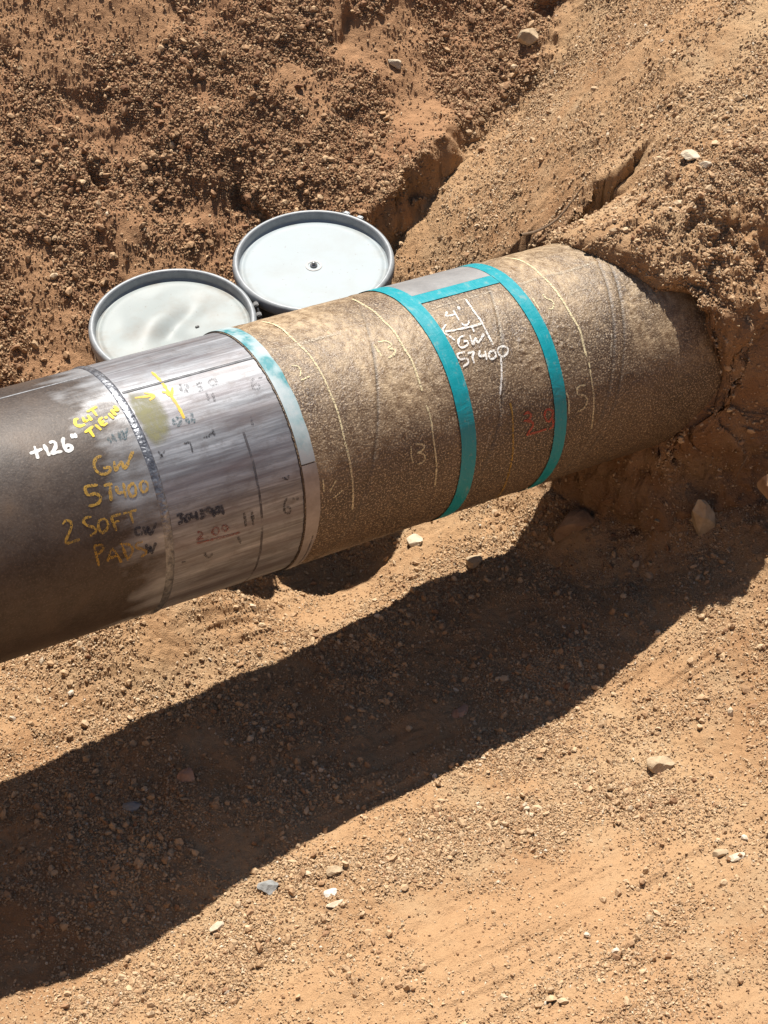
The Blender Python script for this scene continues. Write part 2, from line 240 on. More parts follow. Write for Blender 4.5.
STROKES=[('length_marking','white',0.0095,[[(-1.268,19.2),(-1.23,18.7)],[(-1.247,16.4),(-1.253,22.5)],[(-1.221,16.8),(-1.22,22.7)],[(-1.205,17.0),(-1.195,16.6),(-1.189,17.7),(-1.195,19.8),(-1.211,21.7),(-1.2,21.9),(-1.181,22.2)],[(-1.16,16.1),(-1.168,18.1),(-1.171,21.5),(-1.165,22.9),(-1.154,22.4),(-1.152,21.0),(-1.16,20.2),(-1.169,21.0)],[(-1.135,15.5),(-1.138,17.8)],[(-1.126,15.6),(-1.129,18.1)]]),('cut_tie_in_marking','yellow',0.0095,[[(-1.095,9.0),(-1.106,9.2),(-1.111,11.8),(-1.102,12.9),(-1.086,12.8)],[(-1.082,8.7),(-1.083,11.4),(-1.071,11.1)],[(-1.066,8.3),(-1.064,11.8)],[(-1.063,6.7),(-1.028,5.3)],[(-1.046,6.0),(-1.043,10.3)],[(-1.099,16.7),(-1.067,14.7)],[(-1.084,15.6),(-1.08,19.8)],[(-1.061,14.3),(-1.052,17.6)],[(-1.045,12.6),(-1.042,16.0)],[(-1.045,12.6),(-1.03,11.7)],[(-1.043,14.3),(-1.031,13.7)],[(-1.042,16.0),(-1.026,15.2)],[(-1.027,12.7),(-1.017,12.1)],[(-1.009,10.6),(-1.003,13.9)],[(-0.998,9.4),(-0.992,12.7)],[(-0.998,9.4),(-0.978,10.7)],[(-0.984,7.6),(-0.978,10.7)]]),('joint_number_marking','ochre',0.0085,[[(-1.081,29.0),(-1.097,29.1),(-1.111,31.2),(-1.112,34.5),(-1.097,36.6),(-1.078,36.3),(-1.072,34.7),(-1.091,34.1)],[(-1.054,32.5),(-1.059,36.4),(-1.035,33.7),(-1.032,36.8),(-0.992,30.6)],[(-1.122,40.2),(-1.157,39.7),(-1.157,43.1),(-1.137,43.3),(-1.125,45.2),(-1.131,47.1),(-1.146,47.8),(-1.165,47.5)],[(-1.108,41.3),(-1.086,41.5),(-1.093,43.7),(-1.098,48.2)],[(-1.073,42.8),(-1.072,45.7),(-1.048,46.2)],[(-1.05,42.3),(-1.055,48.6)],[(-1.03,43.9),(-1.041,45.2),(-1.04,48.5),(-1.028,48.7),(-1.02,46.1),(-1.023,43.8),(-1.032,44.0)],[(-0.994,43.6),(-1.005,45.3),(-1.004,48.3),(-0.991,48.1),(-0.983,45.5),(-0.995,43.7)]]),('pads_marking','ochre',0.0075,[[(-1.249,51.6),(-1.237,50.5),(-1.226,51.6),(-1.228,54.0),(-1.252,59.4),(-1.211,59.8)],[(-1.165,52.1),(-1.181,51.8),(-1.19,52.8),(-1.184,54.9),(-1.165,56.8),(-1.163,58.7),(-1.182,59.7)],[(-1.129,54.4),(-1.146,54.7),(-1.153,57.3),(-1.145,59.9),(-1.127,58.5),(-1.124,56.1),(-1.13,54.5)],[(-1.111,54.5),(-1.104,61.0)],[(-1.111,54.5),(-1.081,54.5)],[(-1.109,57.3),(-1.09,57.0)],[(-1.076,54.7),(-1.034,54.8)],[(-1.054,54.8),(-1.052,60.0)],[(-1.176,64.7),(-1.17,74.2)],[(-1.177,64.3),(-1.154,65.0),(-1.152,67.0),(-1.174,68.8)],[(-1.144,73.2),(-1.125,68.3),(-1.103,75.7)],[(-1.139,71.7),(-1.114,71.9)],[(-1.096,67.7),(-1.085,75.4)],[(-1.101,66.8),(-1.072,68.9),(-1.068,72.3),(-1.086,75.5)],[(-1.034,69.1),(-1.052,69.1),(-1.054,70.9),(-1.035,72.7),(-1.026,74.7),(-1.044,75.9)]]),('faint_weld_marking','teal',0.01,[[(-1.044,21.6),(-1.042,24.7)],[(-1.027,20.7),(-1.03,23.7),(-1.023,24.1)],[(-1.008,20.2),(-1.013,24.2),(-0.997,21.1),(-1.0,24.2),(-0.979,19.9)]]),('faint_weld_marking','navy',0.009,[[(-1.032,62.7),(-1.048,62.8),(-1.048,65.4),(-1.033,65.7),(-1.032,64.5)],[(-1.025,62.7),(-1.021,66.3),(-1.011,63.7),(-1.007,67.0),(-0.984,62.7)],[(-1.025,70.7),(-1.021,75.2),(-1.013,72.5),(-1.01,75.6),(-0.995,71.4)]]),('flow_arrow','yellow2',0.009,[[(-0.818,-7.2),(-0.814,1.2),(-0.814,9.4),(-0.811,16.8),(-0.811,22.9)],[(-0.832,6.9),(-0.82,8.1),(-0.813,10.2),(-0.795,6.0)]]),('small_arrow','yellow2',0.008,[[(-0.914,6.2),(-0.86,7.7)],[(-0.881,4.8),(-0.859,7.8),(-0.879,9.6)]]),('thickness_marking','pencil',0.008,[[(-0.711,13.3),(-0.717,18.1)],[(-0.696,14.5),(-0.702,19.2)],[(-0.768,5.0),(-0.778,9.8)],[(-0.762,6.5),(-0.751,6.6),(-0.755,8.4),(-0.768,10.3),(-0.754,10.6)],[(-0.745,11.0),(-0.745,11.4)],[(-0.707,7.6),(-0.72,7.4),(-0.723,9.4),(-0.714,10.6),(-0.73,12.1)],[(-0.673,7.1),(-0.686,8.5),(-0.685,10.6),(-0.67,10.3),(-0.665,8.0),(-0.674,7.2)]]),('thickness_marking','teal',0.012,[[(-0.837,21.7),(-0.846,23.2),(-0.84,24.8),(-0.828,24.3),(-0.823,22.5),(-0.835,21.5)],[(-0.805,22.4),(-0.804,25.7)],[(-0.785,21.1),(-0.789,26.0)]]),('thickness_marking','black',0.006,[[(-0.844,33.7),(-0.824,34.0),(-0.827,38.4)],[(-0.781,33.5),(-0.76,33.6)],[(-0.763,33.1),(-0.746,32.4)],[(-0.745,30.7),(-0.745,34.0)],[(-0.924,33.5),(-0.914,36.6)],[(-0.903,34.2),(-0.924,36.6)]]),('heat_number_marking','navy',0.01,[[(-0.921,62.5),(-0.903,62.6),(-0.911,63.7),(-0.901,65.3),(-0.921,66.3)],[(-0.894,63.4),(-0.884,64.2),(-0.886,65.8),(-0.898,66.1),(-0.893,63.5)],[(-0.878,62.9),(-0.875,65.3),(-0.859,65.5)],[(-0.862,63.1),(-0.86,67.2)],[(-0.85,63.4),(-0.836,63.6),(-0.847,64.9),(-0.836,66.3),(-0.853,66.9)],[(-0.815,63.5),(-0.827,63.7),(-0.825,65.5),(-0.811,65.2),(-0.813,63.6)],[(-0.81,64.7),(-0.808,68.2)],[(-0.802,64.6),(-0.804,66.5),(-0.792,66.7),(-0.791,64.5),(-0.801,64.5)],[(-0.781,63.8),(-0.779,68.4)]]),('heat_number_marking','red',0.007,[[(-0.867,73.1),(-0.858,72.9),(-0.85,74.0),(-0.855,75.1),(-0.868,76.3),(-0.848,76.7)],[(-0.835,76.4),(-0.833,76.7)],[(-0.812,73.0),(-0.819,74.9),(-0.809,76.9),(-0.798,75.8),(-0.802,73.5),(-0.814,73.1)],[(-0.78,72.9),(-0.788,74.6),(-0.779,76.5),(-0.769,75.1),(-0.781,73.0)],[(-0.871,78.0),(-0.731,79.6)]]),('heat_number_marking','black',0.009,[[(-0.714,70.4),(-0.711,77.6)],[(-0.689,71.2),(-0.686,78.1)],[(-0.847,84.6),(-0.833,87.8),(-0.819,86.3)],[(-0.919,85.7),(-0.906,85.8)],[(-0.737,81.5),(-0.728,85.7)]]),('six_inch_marking','pencil',0.007,[[(-0.553,12.8),(-0.567,14.5),(-0.573,18.0),(-0.562,19.0),(-0.551,17.6),(-0.556,16.0),(-0.569,16.5)],[(-0.543,13.6),(-0.526,13.6)],[(-0.618,30.1),(-0.624,34.6)]]),('six_inch_marking','black',0.007,[[(-0.571,69.7),(-0.583,72.8),(-0.582,76.7),(-0.568,77.8),(-0.564,75.4),(-0.576,74.4),(-0.585,75.7)],[(-0.552,70.6),(-0.551,72.2)],[(-0.539,70.8),(-0.538,72.6)],[(-0.578,60.0),(-0.563,61.4),(-0.557,59.8)]]),('chalk_ring','chalk',0.0055,[[(-0.377,-28.9),(-0.367,-19.0),(-0.365,-11.9),(-0.367,-5.3),(-0.362,2.4),(-0.356,8.5),(-0.354,15.7),(-0.353,23.9),(-0.355,29.7),(-0.354,37.7),(-0.357,46.0),(-0.358,52.0)]]),('chalk_ring','chalk',0.0065,[[(-0.359,52.7),(-0.356,58.1),(-0.354,67.4),(-0.352,75.7),(-0.352,86.5)]]),('chalk_ring','chalk',0.0065,[[(-0.062,-27.2),(-0.066,-15.6),(-0.062,-6.4),(-0.063,0.9),(-0.057,8.4),(-0.06,18.5),(-0.056,25.9),(-0.06,35.0),(-0.062,41.3)]]),('chalk_ring','chalk',0.0055,[[(-0.062,47.5),(-0.058,53.8),(-0.06,61.5),(-0.057,71.3),(-0.054,77.4),(-0.054,88.6)]]),('chalk_ring','chalk',0.007,[[(0.537,-29.1),(0.549,-20.6),(0.549,-11.0),(0.545,-0.7),(0.547,7.4),(0.547,16.4),(0.548,26.1),(0.554,34.3),(0.548,40.8),(0.546,47.3)]]),('chalk_ring','chalk',0.0055,[[(0.55,49.9),(0.548,57.9),(0.55,67.8),(0.548,77.3),(0.548,84.3)]]),('chalk_ring','ochre',0.006,[[(0.228,54.6),(0.234,62.8),(0.232,72.7),(0.236,81.7),(0.24,98.7),(0.261,123.5)]]),('chalk_number','chalk',0.005,[[(-0.427,12.2),(-0.411,13.5),(-0.409,16.0),(-0.421,18.7)],[(-0.425,20.8),(-0.392,20.0)]]),('chalk_number','chalk',0.005,[[(-0.451,66.4),(-0.451,72.0)],[(-0.432,72.9),(-0.407,68.4)],[(-0.421,76.7),(-0.386,74.1)]]),('chalk_number','chalk',0.006,[[(-0.145,13.2),(-0.143,20.0)],[(-0.127,12.5),(-0.1,13.3),(-0.091,15.7),(-0.108,16.9),(-0.09,18.6),(-0.102,20.9),(-0.125,21.7)]]),('chalk_number','chalk',0.005,[[(-0.141,63.4),(-0.143,68.4),(-0.138,71.9)],[(-0.125,63.2),(-0.104,64.1),(-0.094,65.7),(-0.107,67.2),(-0.122,67.7),(-0.104,68.5),(-0.095,70.9),(-0.103,73.0),(-0.124,73.0)]]),('distance_marking','white',0.0065,[[(0.149,6.1),(0.137,8.7),(0.171,8.7)],[(0.172,6.3),(0.167,12.8)],[(0.198,4.7),(0.191,7.3)],[(0.169,14.5),(0.172,16.2),(0.188,16.1),(0.198,14.3)],[(0.239,1.8),(0.234,9.5),(0.235,16.9),(0.232,22.6),(0.232,29.7)],[(0.235,17.7),(0.187,17.8),(0.098,16.8)],[(0.116,13.1),(0.092,16.1),(0.099,18.3),(0.115,22.3)],[(0.194,17.6),(0.191,20.9)],[(0.156,21.3),(0.135,21.8),(0.12,24.3),(0.124,26.7),(0.147,26.3),(0.154,24.4),(0.14,24.1)],[(0.172,21.9),(0.166,26.7),(0.186,23.9),(0.186,26.6),(0.221,23.1)],[(0.128,29.1),(0.1,29.2),(0.101,31.8),(0.124,32.3),(0.124,34.4),(0.102,35.6)],[(0.134,30.2),(0.158,30.3),(0.146,32.3),(0.142,35.5)],[(0.18,30.3),(0.169,32.8),(0.193,33.3)],[(0.196,31.3),(0.189,35.6)],[(0.211,32.3),(0.2,34.4),(0.207,35.9),(0.225,35.0),(0.226,32.5),(0.21,32.4)],[(0.249,31.3),(0.237,33.3),(0.244,36.1),(0.264,35.6),(0.276,33.5),(0.267,31.8),(0.248,31.4)],[(0.241,36.0),(0.224,43.5),(0.199,52.8)]]),('chalk_line','dust',0.006,[[(0.339,1.4),(0.32,8.0),(0.303,14.9),(0.291,20.3),(0.246,34.5)],[(0.11,1.9),(0.193,1.4),(0.342,0.9)],[(0.198,53.5),(0.191,58.0)]]),('chalk_line','dust',0.006,[[(0.195,55.0),(0.189,67.6)],[(0.145,68.2),(0.132,75.7)]]),('chalk_line','dust',0.011,[[(-0.412,2.0),(-0.358,1.4),(-0.288,1.2),(-0.19,1.2)]]),('chalk_line','dust',0.01,[[(0.449,1.5),(0.548,0.1),(0.637,1.0),(0.767,-0.3)]]),('chalk_line','dust',0.006,[[(0.665,40.1),(0.638,50.6)],[(0.58,15.7),(0.61,12.7)],[(0.592,15.2),(0.63,14.2)],[(0.69,10.7),(0.704,12.0),(0.691,14.2)]]),('red_marking','red2',0.008,[[(0.276,65.3),(0.293,64.7),(0.304,66.8),(0.291,68.4),(0.275,68.1),(0.303,69.7),(0.309,72.1),(0.287,75.5)],[(0.382,67.0),(0.363,66.3),(0.355,68.9),(0.365,72.2),(0.381,71.6),(0.388,68.5),(0.381,67.1)],[(0.387,71.9),(0.388,75.4),(0.372,76.9)],[(0.284,75.8),(0.323,76.1),(0.362,76.0)]]),('chalk_number','chalk',0.005,[[(0.452,11.0),(0.45,19.3)],[(0.491,11.7),(0.502,11.6)],[(0.498,12.5),(0.496,13.6),(0.51,15.8),(0.509,18.3),(0.495,20.2),(0.481,19.6)]]),('chalk_number','chalk',0.006,[[(0.445,60.9),(0.452,64.8),(0.45,71.9)],[(0.522,60.1),(0.492,60.2),(0.489,63.4),(0.515,65.2),(0.524,68.1),(0.51,71.3),(0.483,72.1)]])]
PATCH=[(-0.923,3.4),(-0.89,5.3),(-0.86,8.0),(-0.854,13.8),(-0.855,20.0),(-0.869,26.1),(-0.889,29.2),(-0.921,30.2),(-0.931,27.4),(-0.937,23.1),(-0.941,16.8),(-0.939,9.4)]
# ------------------------------------------------------------------ blender helpers
import bpy
from mathutils import Vector, Matrix
sc = bpy.context.scene
COL = sc.collection
def link(o, parent=None):
    COL.objects.link(o)
    if parent is not None: o.parent = parent
    return o
def mesh_np(name, co, faces, mat=None, parent=None, smooth=True, uv=None, attrs=None):
    """one mesh object out of arrays; faces: (n,3) or (n,4) integer array"""
    me = bpy.data.meshes.new(name); n = len(co); f = np.asarray(faces, np.int32); k = f.shape[1]
    me.vertices.add(n); me.vertices.foreach_set('co', np.asarray(co, np.float32).ravel())
    me.loops.add(f.size); me.loops.foreach_set('vertex_index', f.ravel())
    me.polygons.add(len(f)); me.polygons.foreach_set('loop_start', np.arange(len(f), dtype=np.int32)*k)
    me.polygons.foreach_set('use_smooth', np.full(len(f), smooth, bool))
    if uv is not None:
        l = me.uv_layers.new(name='UVMap'); l.data.foreach_set('uv', np.asarray(uv, np.float32)[f.ravel()].ravel())
    for a, v in (attrs or {}).items():
        at = me.attributes.new(a, 'FLOAT', 'POINT'); at.data.foreach_set('value', np.asarray(v, np.float32).ravel())
    me.update(calc_edges=True); me.validate()
    if mat: me.materials.append(mat)
    return link(bpy.data.objects.new(name, me), parent)
def grid_faces(r, c):
    i = np.arange((r-1)*(c-1)); a = (i//(c-1))*c+i % (c-1)
    return np.stack([a, a+1, a+1+c, a+c], 1)
def tag(o, label=None, cat=None, group=None, kind=None):
    for k, v in (('label', label), ('category', cat), ('group', group), ('kind', kind)):
        if v: o[k] = v
    return o
def empty(name, loc, rot=(0, 0, 0)):
    o = bpy.data.objects.new(name, None); o.empty_display_size = .1; o.location = loc; o.rotation_euler = rot
    return link(o)

class NT:
    """short hand for node materials"""
    def __init__(s, name):
        s.m = bpy.data.materials.new(name); s.m.use_nodes = True; s.t = s.m.node_tree; s.t.nodes.clear()
        s.out = s.t.nodes.new('ShaderNodeOutputMaterial'); s.b = s.t.nodes.new('ShaderNodeBsdfPrincipled')
        s.t.links.new(s.b.outputs[0], s.out.inputs[0])
    def put(s, inp, v):
        if hasattr(v, 'is_linked') or isinstance(v, bpy.types.NodeSocket): s.t.links.new(v, inp)
        elif isinstance(v, tuple) and len(v) == 3 and inp.type == 'RGBA': inp.default_value = (*v, 1)
        else: inp.default_value = v
    def set(s, **k):
        for a, v in k.items(): s.put(s.b.inputs[{'col':'Base Color','rough':'Roughness','metal':'Metallic','nrm':'Normal','spec':'Specular IOR Level'}[a]], v)
        return s
    def n(s, t, **k):
        x = s.t.nodes.new(t)
        for a, v in k.items(): setattr(x, a, v)
        return x
    def coord(s, kind='Object'): return s.n('ShaderNodeTexCoord').outputs[kind]
    def attr(s, name): return s.n('ShaderNodeAttribute', attribute_name=name).outputs['Fac']
    def map(s, v, scale=(1, 1, 1), loc=(0, 0, 0)):
        x = s.n('ShaderNodeMapping'); s.put(x.inputs['Vector'], v); x.inputs['Scale'].default_value = scale; x.inputs['Location'].default_value = loc
        return x.outputs[0]
    def noise(s, v, scale, detail=6, rough=.55, dist=0):
        x = s.n('ShaderNodeTexNoise'); s.put(x.inputs['Vector'], v); x.inputs['Scale'].default_value = scale; x.inputs['Detail'].default_value = detail
        x.inputs['Roughness'].default_value = rough; x.inputs['Distortion'].default_value = dist
        return x.outputs['Fac']
    def vor(s, v, scale, out='Distance', rnd=1):
        x = s.n('ShaderNodeTexVoronoi'); s.put(x.inputs['Vector'], v); x.inputs['Scale'].default_value = scale; x.inputs['Randomness'].default_value = rnd
        return x.outputs[out]
    def ramp(s, f, *stops, interp='LINEAR'):
        x = s.n('ShaderNodeValToRGB'); s.put(x.inputs[0], f); e = x.color_ramp.elements; x.color_ramp.interpolation = interp
        while len(e) > 1: e.remove(e[0])
        for i, (p, c) in enumerate(stops):
            q = e[0] if i == 0 else e.new(p)
            q.position = p; q.color = (c, c, c, 1) if isinstance(c, (int, float)) else (*c, 1)
        return x.outputs[0]
    def mix(s, f, a, b, mode='MIX'):
        x = s.n('ShaderNodeMix', data_type='RGBA', blend_type=mode); s.put(x.inputs[0], f); s.put(x.inputs[6], a); s.put(x.inputs[7], b)
        return x.outputs[2]
    def math(s, op, a, b=0., clamp=False):
        x = s.n('ShaderNodeMath', operation=op, use_clamp=clamp); s.put(x.inputs[0], a); s.put(x.inputs[1], b)
        return x.outputs[0]
    def sep(s, v):
        x = s.n('ShaderNodeSeparateXYZ'); s.put(x.inputs[0], v); return x.outputs
    def bump(s, h, strength=.5, dist=.01, nrm=None):
        x = s.n('ShaderNodeBump'); s.put(x.inputs['Height'], h); x.inputs['Strength'].default_value = strength; x.inputs['Distance'].default_value = dist
        if nrm is not None: s.put(x.inputs['Normal'], nrm)
        return x.outputs[0]
    def alpha(s, f):
        """worn through where f = 0"""
        tr = s.n('ShaderNodeBsdfTransparent'); mx = s.n('ShaderNodeMixShader')
        s.put(mx.inputs[0], f); s.t.links.new(tr.outputs[0], mx.inputs[1]); s.t.links.new(s.b.outputs[0], mx.inputs[2]); s.t.links.new(mx.outputs[0], s.out.inputs[0])
        return s

# ------------------------------------------------------------------ materials
TAN = (.450, .290, .158); BRN = (.33, .182, .090); ORG = (.42, .252, .132); GRY = (.44, .325, .200); DRK = (.21, .115, .060)
def soil_material():
    m = NT('soil'); p = m.coord('Object')
    big = m.noise(p, .9, 5, .6); mid = m.noise(p, 5, 6, .6); fine = m.noise(p, 60, 4, .65); grain = m.noise(p, 230, 3, .7)
    base = m.mix(m.ramp(big, (.38, 0.), (.62, 1.)), TAN, BRN)
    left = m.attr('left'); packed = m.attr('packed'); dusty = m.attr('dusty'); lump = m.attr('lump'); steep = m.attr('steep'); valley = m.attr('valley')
    base = m.mix(m.math('MULTIPLY', m.ramp(mid, (.45, 0.), (.68, 1.)), .55), base, GRY)
    base = m.mix(m.math('MULTIPLY', left, .85), base, m.mix(mid, (0.259, 0.129, 0.067), (0.368, 0.198, 0.106)))
    base = m.mix(m.math('MULTIPLY', valley, .5), base, ORG)
    base = m.mix(m.math('MULTIPLY', packed, .8), base, m.mix(mid, ORG, (.455, .275, .145)))
    base = m.mix(m.math('MULTIPLY', dusty, .75), base, (.39, .222, .118))
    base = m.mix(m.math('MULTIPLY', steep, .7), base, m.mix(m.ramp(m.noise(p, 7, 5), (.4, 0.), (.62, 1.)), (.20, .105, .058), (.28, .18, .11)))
    v = m.math('MULTIPLY_ADD', fine, .7); v.node.inputs[2].default_value = .66
    base = m.mix(1., base, m.ramp(v, (0., 0.), (1., 1.)), 'MULTIPLY')
    h = m.math('ADD', m.math('MULTIPLY', fine, .6), m.math('MULTIPLY', grain, .45))
    h = m.math('ADD', h, m.math('MULTIPLY', m.math('MULTIPLY', m.noise(p, 22, 5, .6), steep), 3.))
    m.set(col=base, rough=.95, spec=.12, nrm=m.bump(h, 1., .014))
    return m.m
def stone_material(name, stops, scale=14., tone=True):
    m = NT(name); p = m.coord('Object')
    f = m.attr('tone') if tone else m.noise(p, scale, 5, .6)
    c = m.ramp(f, *stops)
    n = m.noise(p, 45, 5, .6)
    v = m.math('MULTIPLY_ADD', n, .7); v.node.inputs[2].default_value = .65
    c = m.mix(1., c, m.ramp(v, (0., 0.), (1., 1.)), 'MULTIPLY')
    m.set(col=c, rough=.9, spec=.2, nrm=m.bump(m.noise(p, 130, 4, .6), .5, .004))
    return m.m
M_SOIL = soil_material()
M_GRAVEL = stone_material('gravel', [(0, (.14, .072, .042)), (.22, (.245, .132, .072)), (.42, (.355, .220, .122)), (.55, (.455, .308, .180)), (.8, (.51, .38, .245)), (.95, (.54, .44, .32)), (1, (.58, .49, .38))])

def steel_left():
    m = NT('scaled_steel'); uv = m.coord('UV'); s = m.sep(uv)
    n1 = m.noise(m.map(uv, (5, 5, 5)), 1, 8, .62); n2 = m.noise(m.map(uv, (40, 40, 40)), 1, 6, .6)
    rust = m.ramp(n1, (.30, (0.019, 0.012, 0.009)), (.48, (0.041, 0.028, 0.021)), (.62, (0.069, 0.047, 0.033)), (.74, (0.101, 0.061, 0.034)), (.82, (0.062, 0.047, 0.036)))
    n6 = m.noise(m.map(uv, (150, 150, 1)), 1, 5, .7)
    rust = m.mix(m.ramp(n6, (.52, 0.), (.66, .6)), rust, (0.128, 0.094, 0.069)); rust = m.mix(m.ramp(n6, (.32, .7), (.44, 0.)), rust, (.022, .017, .015))
    rust = m.mix(m.math('MULTIPLY', m.ramp(n2, (.45, 0.), (.7, 1.)), .55), rust, (.060, .048, .042))
    strk = m.noise(m.map(uv, (3.0, 16, 1)), 1, 5, .6)
    cloud = m.noise(m.map(uv, (7, 9, 1), (3.1, .7, 0)), 1, 4, .5)
    g = m.math('MULTIPLY_ADD', s[0], 4.6); g.node.inputs[2].default_value = 5.15      # 0 at s=-1.12, 1 near the weld
    g = m.math('ADD', g, m.math('MULTIPLY', m.math('SUBTRACT', cloud, .5), 2.0)); g = m.math('ADD', g, m.math('MULTIPLY', m.math('SUBTRACT', strk, .5), 1.6))
    clean = m.ramp(g, (.15, 0.), (.95, 1.))
    bright = m.ramp(strk, (.3, (.20, .20, .212)), (.6, (.36, .37, .385)))
    col = m.mix(clean, rust, bright)
    m.set(col=col, metal=m.math('MULTIPLY_ADD', clean, .35), rough=m.math('SUBTRACT', .55, m.math('MULTIPLY', clean, .15)), nrm=m.bump(m.math('ADD', n2, m.math('MULTIPLY', n6, .6)), .25, .004))
    m.b.inputs['Metallic'].links[0].from_node.inputs[2].default_value = .15
    return m.m
def steel_clean():
    m = NT('blasted_steel'); uv = m.coord('UV')
    st = m.noise(m.map(uv, (1.2, 42, 1)), 1, 5, .65); st2 = m.noise(m.map(uv, (4, 9, 1)), 1, 6, .6); fine = m.noise(m.map(uv, (60, 260, 1)), 1, 4, .7)
    spot = m.noise(m.map(uv, (22, 30, 1)), 1, 6, .7)
    wide = m.noise(m.map(uv, (.9, 14, 1), (.3, 2.2, 0)), 1, 3, .5)
    c = m.ramp(st, (.28, (0.133, 0.135, 0.147)), (.5, (0.201, 0.206, 0.220)), (.72, (0.265, 0.272, 0.293)))
    blot = m.noise(m.map(uv, (2.4, 26, 1), (1.3, .2, 0)), 1, 7, .68, .3); br = m.noise(m.map(uv, (3, 150, 1)), 1, 4, .6)
    c = m.mix(m.ramp(br, (.52, 0.), (.70, .45)), c, (.42, .43, .45)); c = m.mix(m.ramp(br, (.30, .45), (.46, 0.)), c, (.09, .082, .09))
    c = m.mix(m.ramp(blot, (.50, 0.), (.68, .75)), c, (.44, .455, .485)); c = m.mix(m.ramp(blot, (.32, .85), (.46, 0.)), c, (.095, .083, .092))
    c = m.mix(m.ramp(wide, (.45, 0.), (.68, .55)), c, (.135, .105, .110))
    c = m.mix(m.math('MULTIPLY', m.ramp(spot, (.50, 0.), (.68, 1.)), .5), c, (.115, .10, .097))
    c = m.mix(m.math('MULTIPLY', m.ramp(st2, (.5, 0.), (.75, 1.)), .35), c, (.22, .17, .145))
    r = m.math('MULTIPLY_ADD', st, .22); r.node.inputs[2].default_value = .40
    m.set(col=c, metal=.5, rough=r, nrm=m.bump(m.math('ADD', m.math('MULTIPLY', st, .6), m.math('MULTIPLY', fine, .5)), .10, .004))
    return m.m
def coating():
    m = NT('old_coating'); uv = m.coord('UV'); p = m.coord('Object')
    n1 = m.noise(m.map(uv, (3, 3, 3)), 1, 8, .62); n2 = m.noise(m.map(uv, (16, 16, 16)), 1, 7, .65); n3 = m.noise(m.map(uv, (90, 90, 1)), 1, 5, .6)
    drip = m.noise(m.map(uv, (30, 6, 1)), 1, 7, .7, .8); drip2 = m.noise(m.map(uv, (70, 9, 1), (2, 1, 0)), 1, 6, .7)
    c = m.ramp(n1, (.32, (.036, .021, .012)), (.5, (.070, .042, .024)), (.68, (.112, .070, .041)))  # base darkened so the underside's shade is part of the colour
    n4 = m.noise(m.map(uv, (38, 30, 1)), 1, 6, .7)
    c = m.mix(m.ramp(n4, (.50, 0.), (.64, .7)), c, (.150, .096, .053))
    c = m.mix(m.ramp(drip, (.55, 0.), (.68, .75)), c, (.065, .044, .031))
    c = m.mix(m.ramp(drip2, (.58, 0.), (.70, .55)), c, (.17, .112, .062))
    gr = m.noise(m.map(uv, (170, 170, 1)), 1, 3, .6)
    c = m.mix(m.ramp(gr, (.53, 0.), (.62, .8)), c, (.47, .36, .235))
    c = m.mix(m.ramp(gr, (.34, .6), (.42, 0.)), c, (.06, .042, .03))
    c = m.mix(m.math('MULTIPLY', m.attr('dust'), .75), c, m.mix(m.ramp(n4, (.38, 0.), (.62, 1.)), (.215, .138, .074), (.50, .37, .225)))  # tan cover paints the sunlit upper side paler than the shaded front
    v = m.math('MULTIPLY_ADD', n3, .8); v.node.inputs[2].default_value = .6
    c = m.mix(1., c, m.ramp(v, (0., 0.), (1., 1.)), 'MULTIPLY')
    c = m.mix(m.math('MULTIPLY', m.attr('groove'), .9), c, (.07, .052, .038))
    h = m.math('ADD', m.math('MULTIPLY', n2, .8), m.math('MULTIPLY', n3, .6))
    h = m.math('ADD', h, m.math('MULTIPLY', gr, .35))
    rr = m.ramp(n4, (.35, .30), (.65, .58))
    m.set(col=c, rough=rr, spec=.6, nrm=m.bump(h, .9, .007))
    return m.m
def paint(name, col, rough=.55, wear=.35, scale=120, metal=0, stretch=(1, 1, 1), top=.92):
    m = NT(name); uv = m.coord('UV'); n = m.noise(m.map(uv, stretch), scale, 5, .65)
    v = m.math('MULTIPLY_ADD', m.noise(uv, 40, 4, .6), .5); v.node.inputs[2].default_value = .75
    m.set(col=m.mix(1., col, m.ramp(v, (0., 0.), (1., 1.)), 'MULTIPLY'), rough=rough, metal=metal, spec=.3)
    if wear > 0: m.alpha(m.math('MULTIPLY', m.ramp(n, (wear-.06, 0.), (wear+.06, 1.)), m.ramp(m.noise(uv, 26, 4, .6), (.32, top-.35), (.58, top))))
    return m.m
def tape_material():
    m = NT('teal_tape'); uv = m.coord('UV'); n = m.noise(m.map(uv, (18, 3, 1)), 1, 5, .6); k = m.noise(m.map(uv, (170, 16, 1)), 1, 5, .65); d = m.noise(m.map(uv, (30, 22, 1)), 1, 7, .7)
    c = m.mix(n, (0.004, 0.202, 0.246), (0.006, 0.257, 0.297)); c = m.mix(m.math('MULTIPLY', m.ramp(k, (.56, 0.), (.70, 1.)), .35), c, (.12, .33, .35))
    c = m.mix(m.math('MULTIPLY', m.ramp(d, (.56, 0.), (.70, 1.)), .45), c, (.36, .30, .21)); c = m.mix(m.math('MULTIPLY', m.ramp(d, (.30, 1.), (.40, 0.)), .35), c, (.01, .12, .14))
    wr = m.noise(m.map(uv, (14, 34, 1), (0, 0, 0)), 1, 4, .55, 1.2)
    m.set(col=c, rough=m.ramp(d, (.4, .35), (.65, .6)), spec=.4, nrm=m.bump(m.math('ADD', wr, m.math('MULTIPLY', k, .3)), .28, .006))
    return m.m
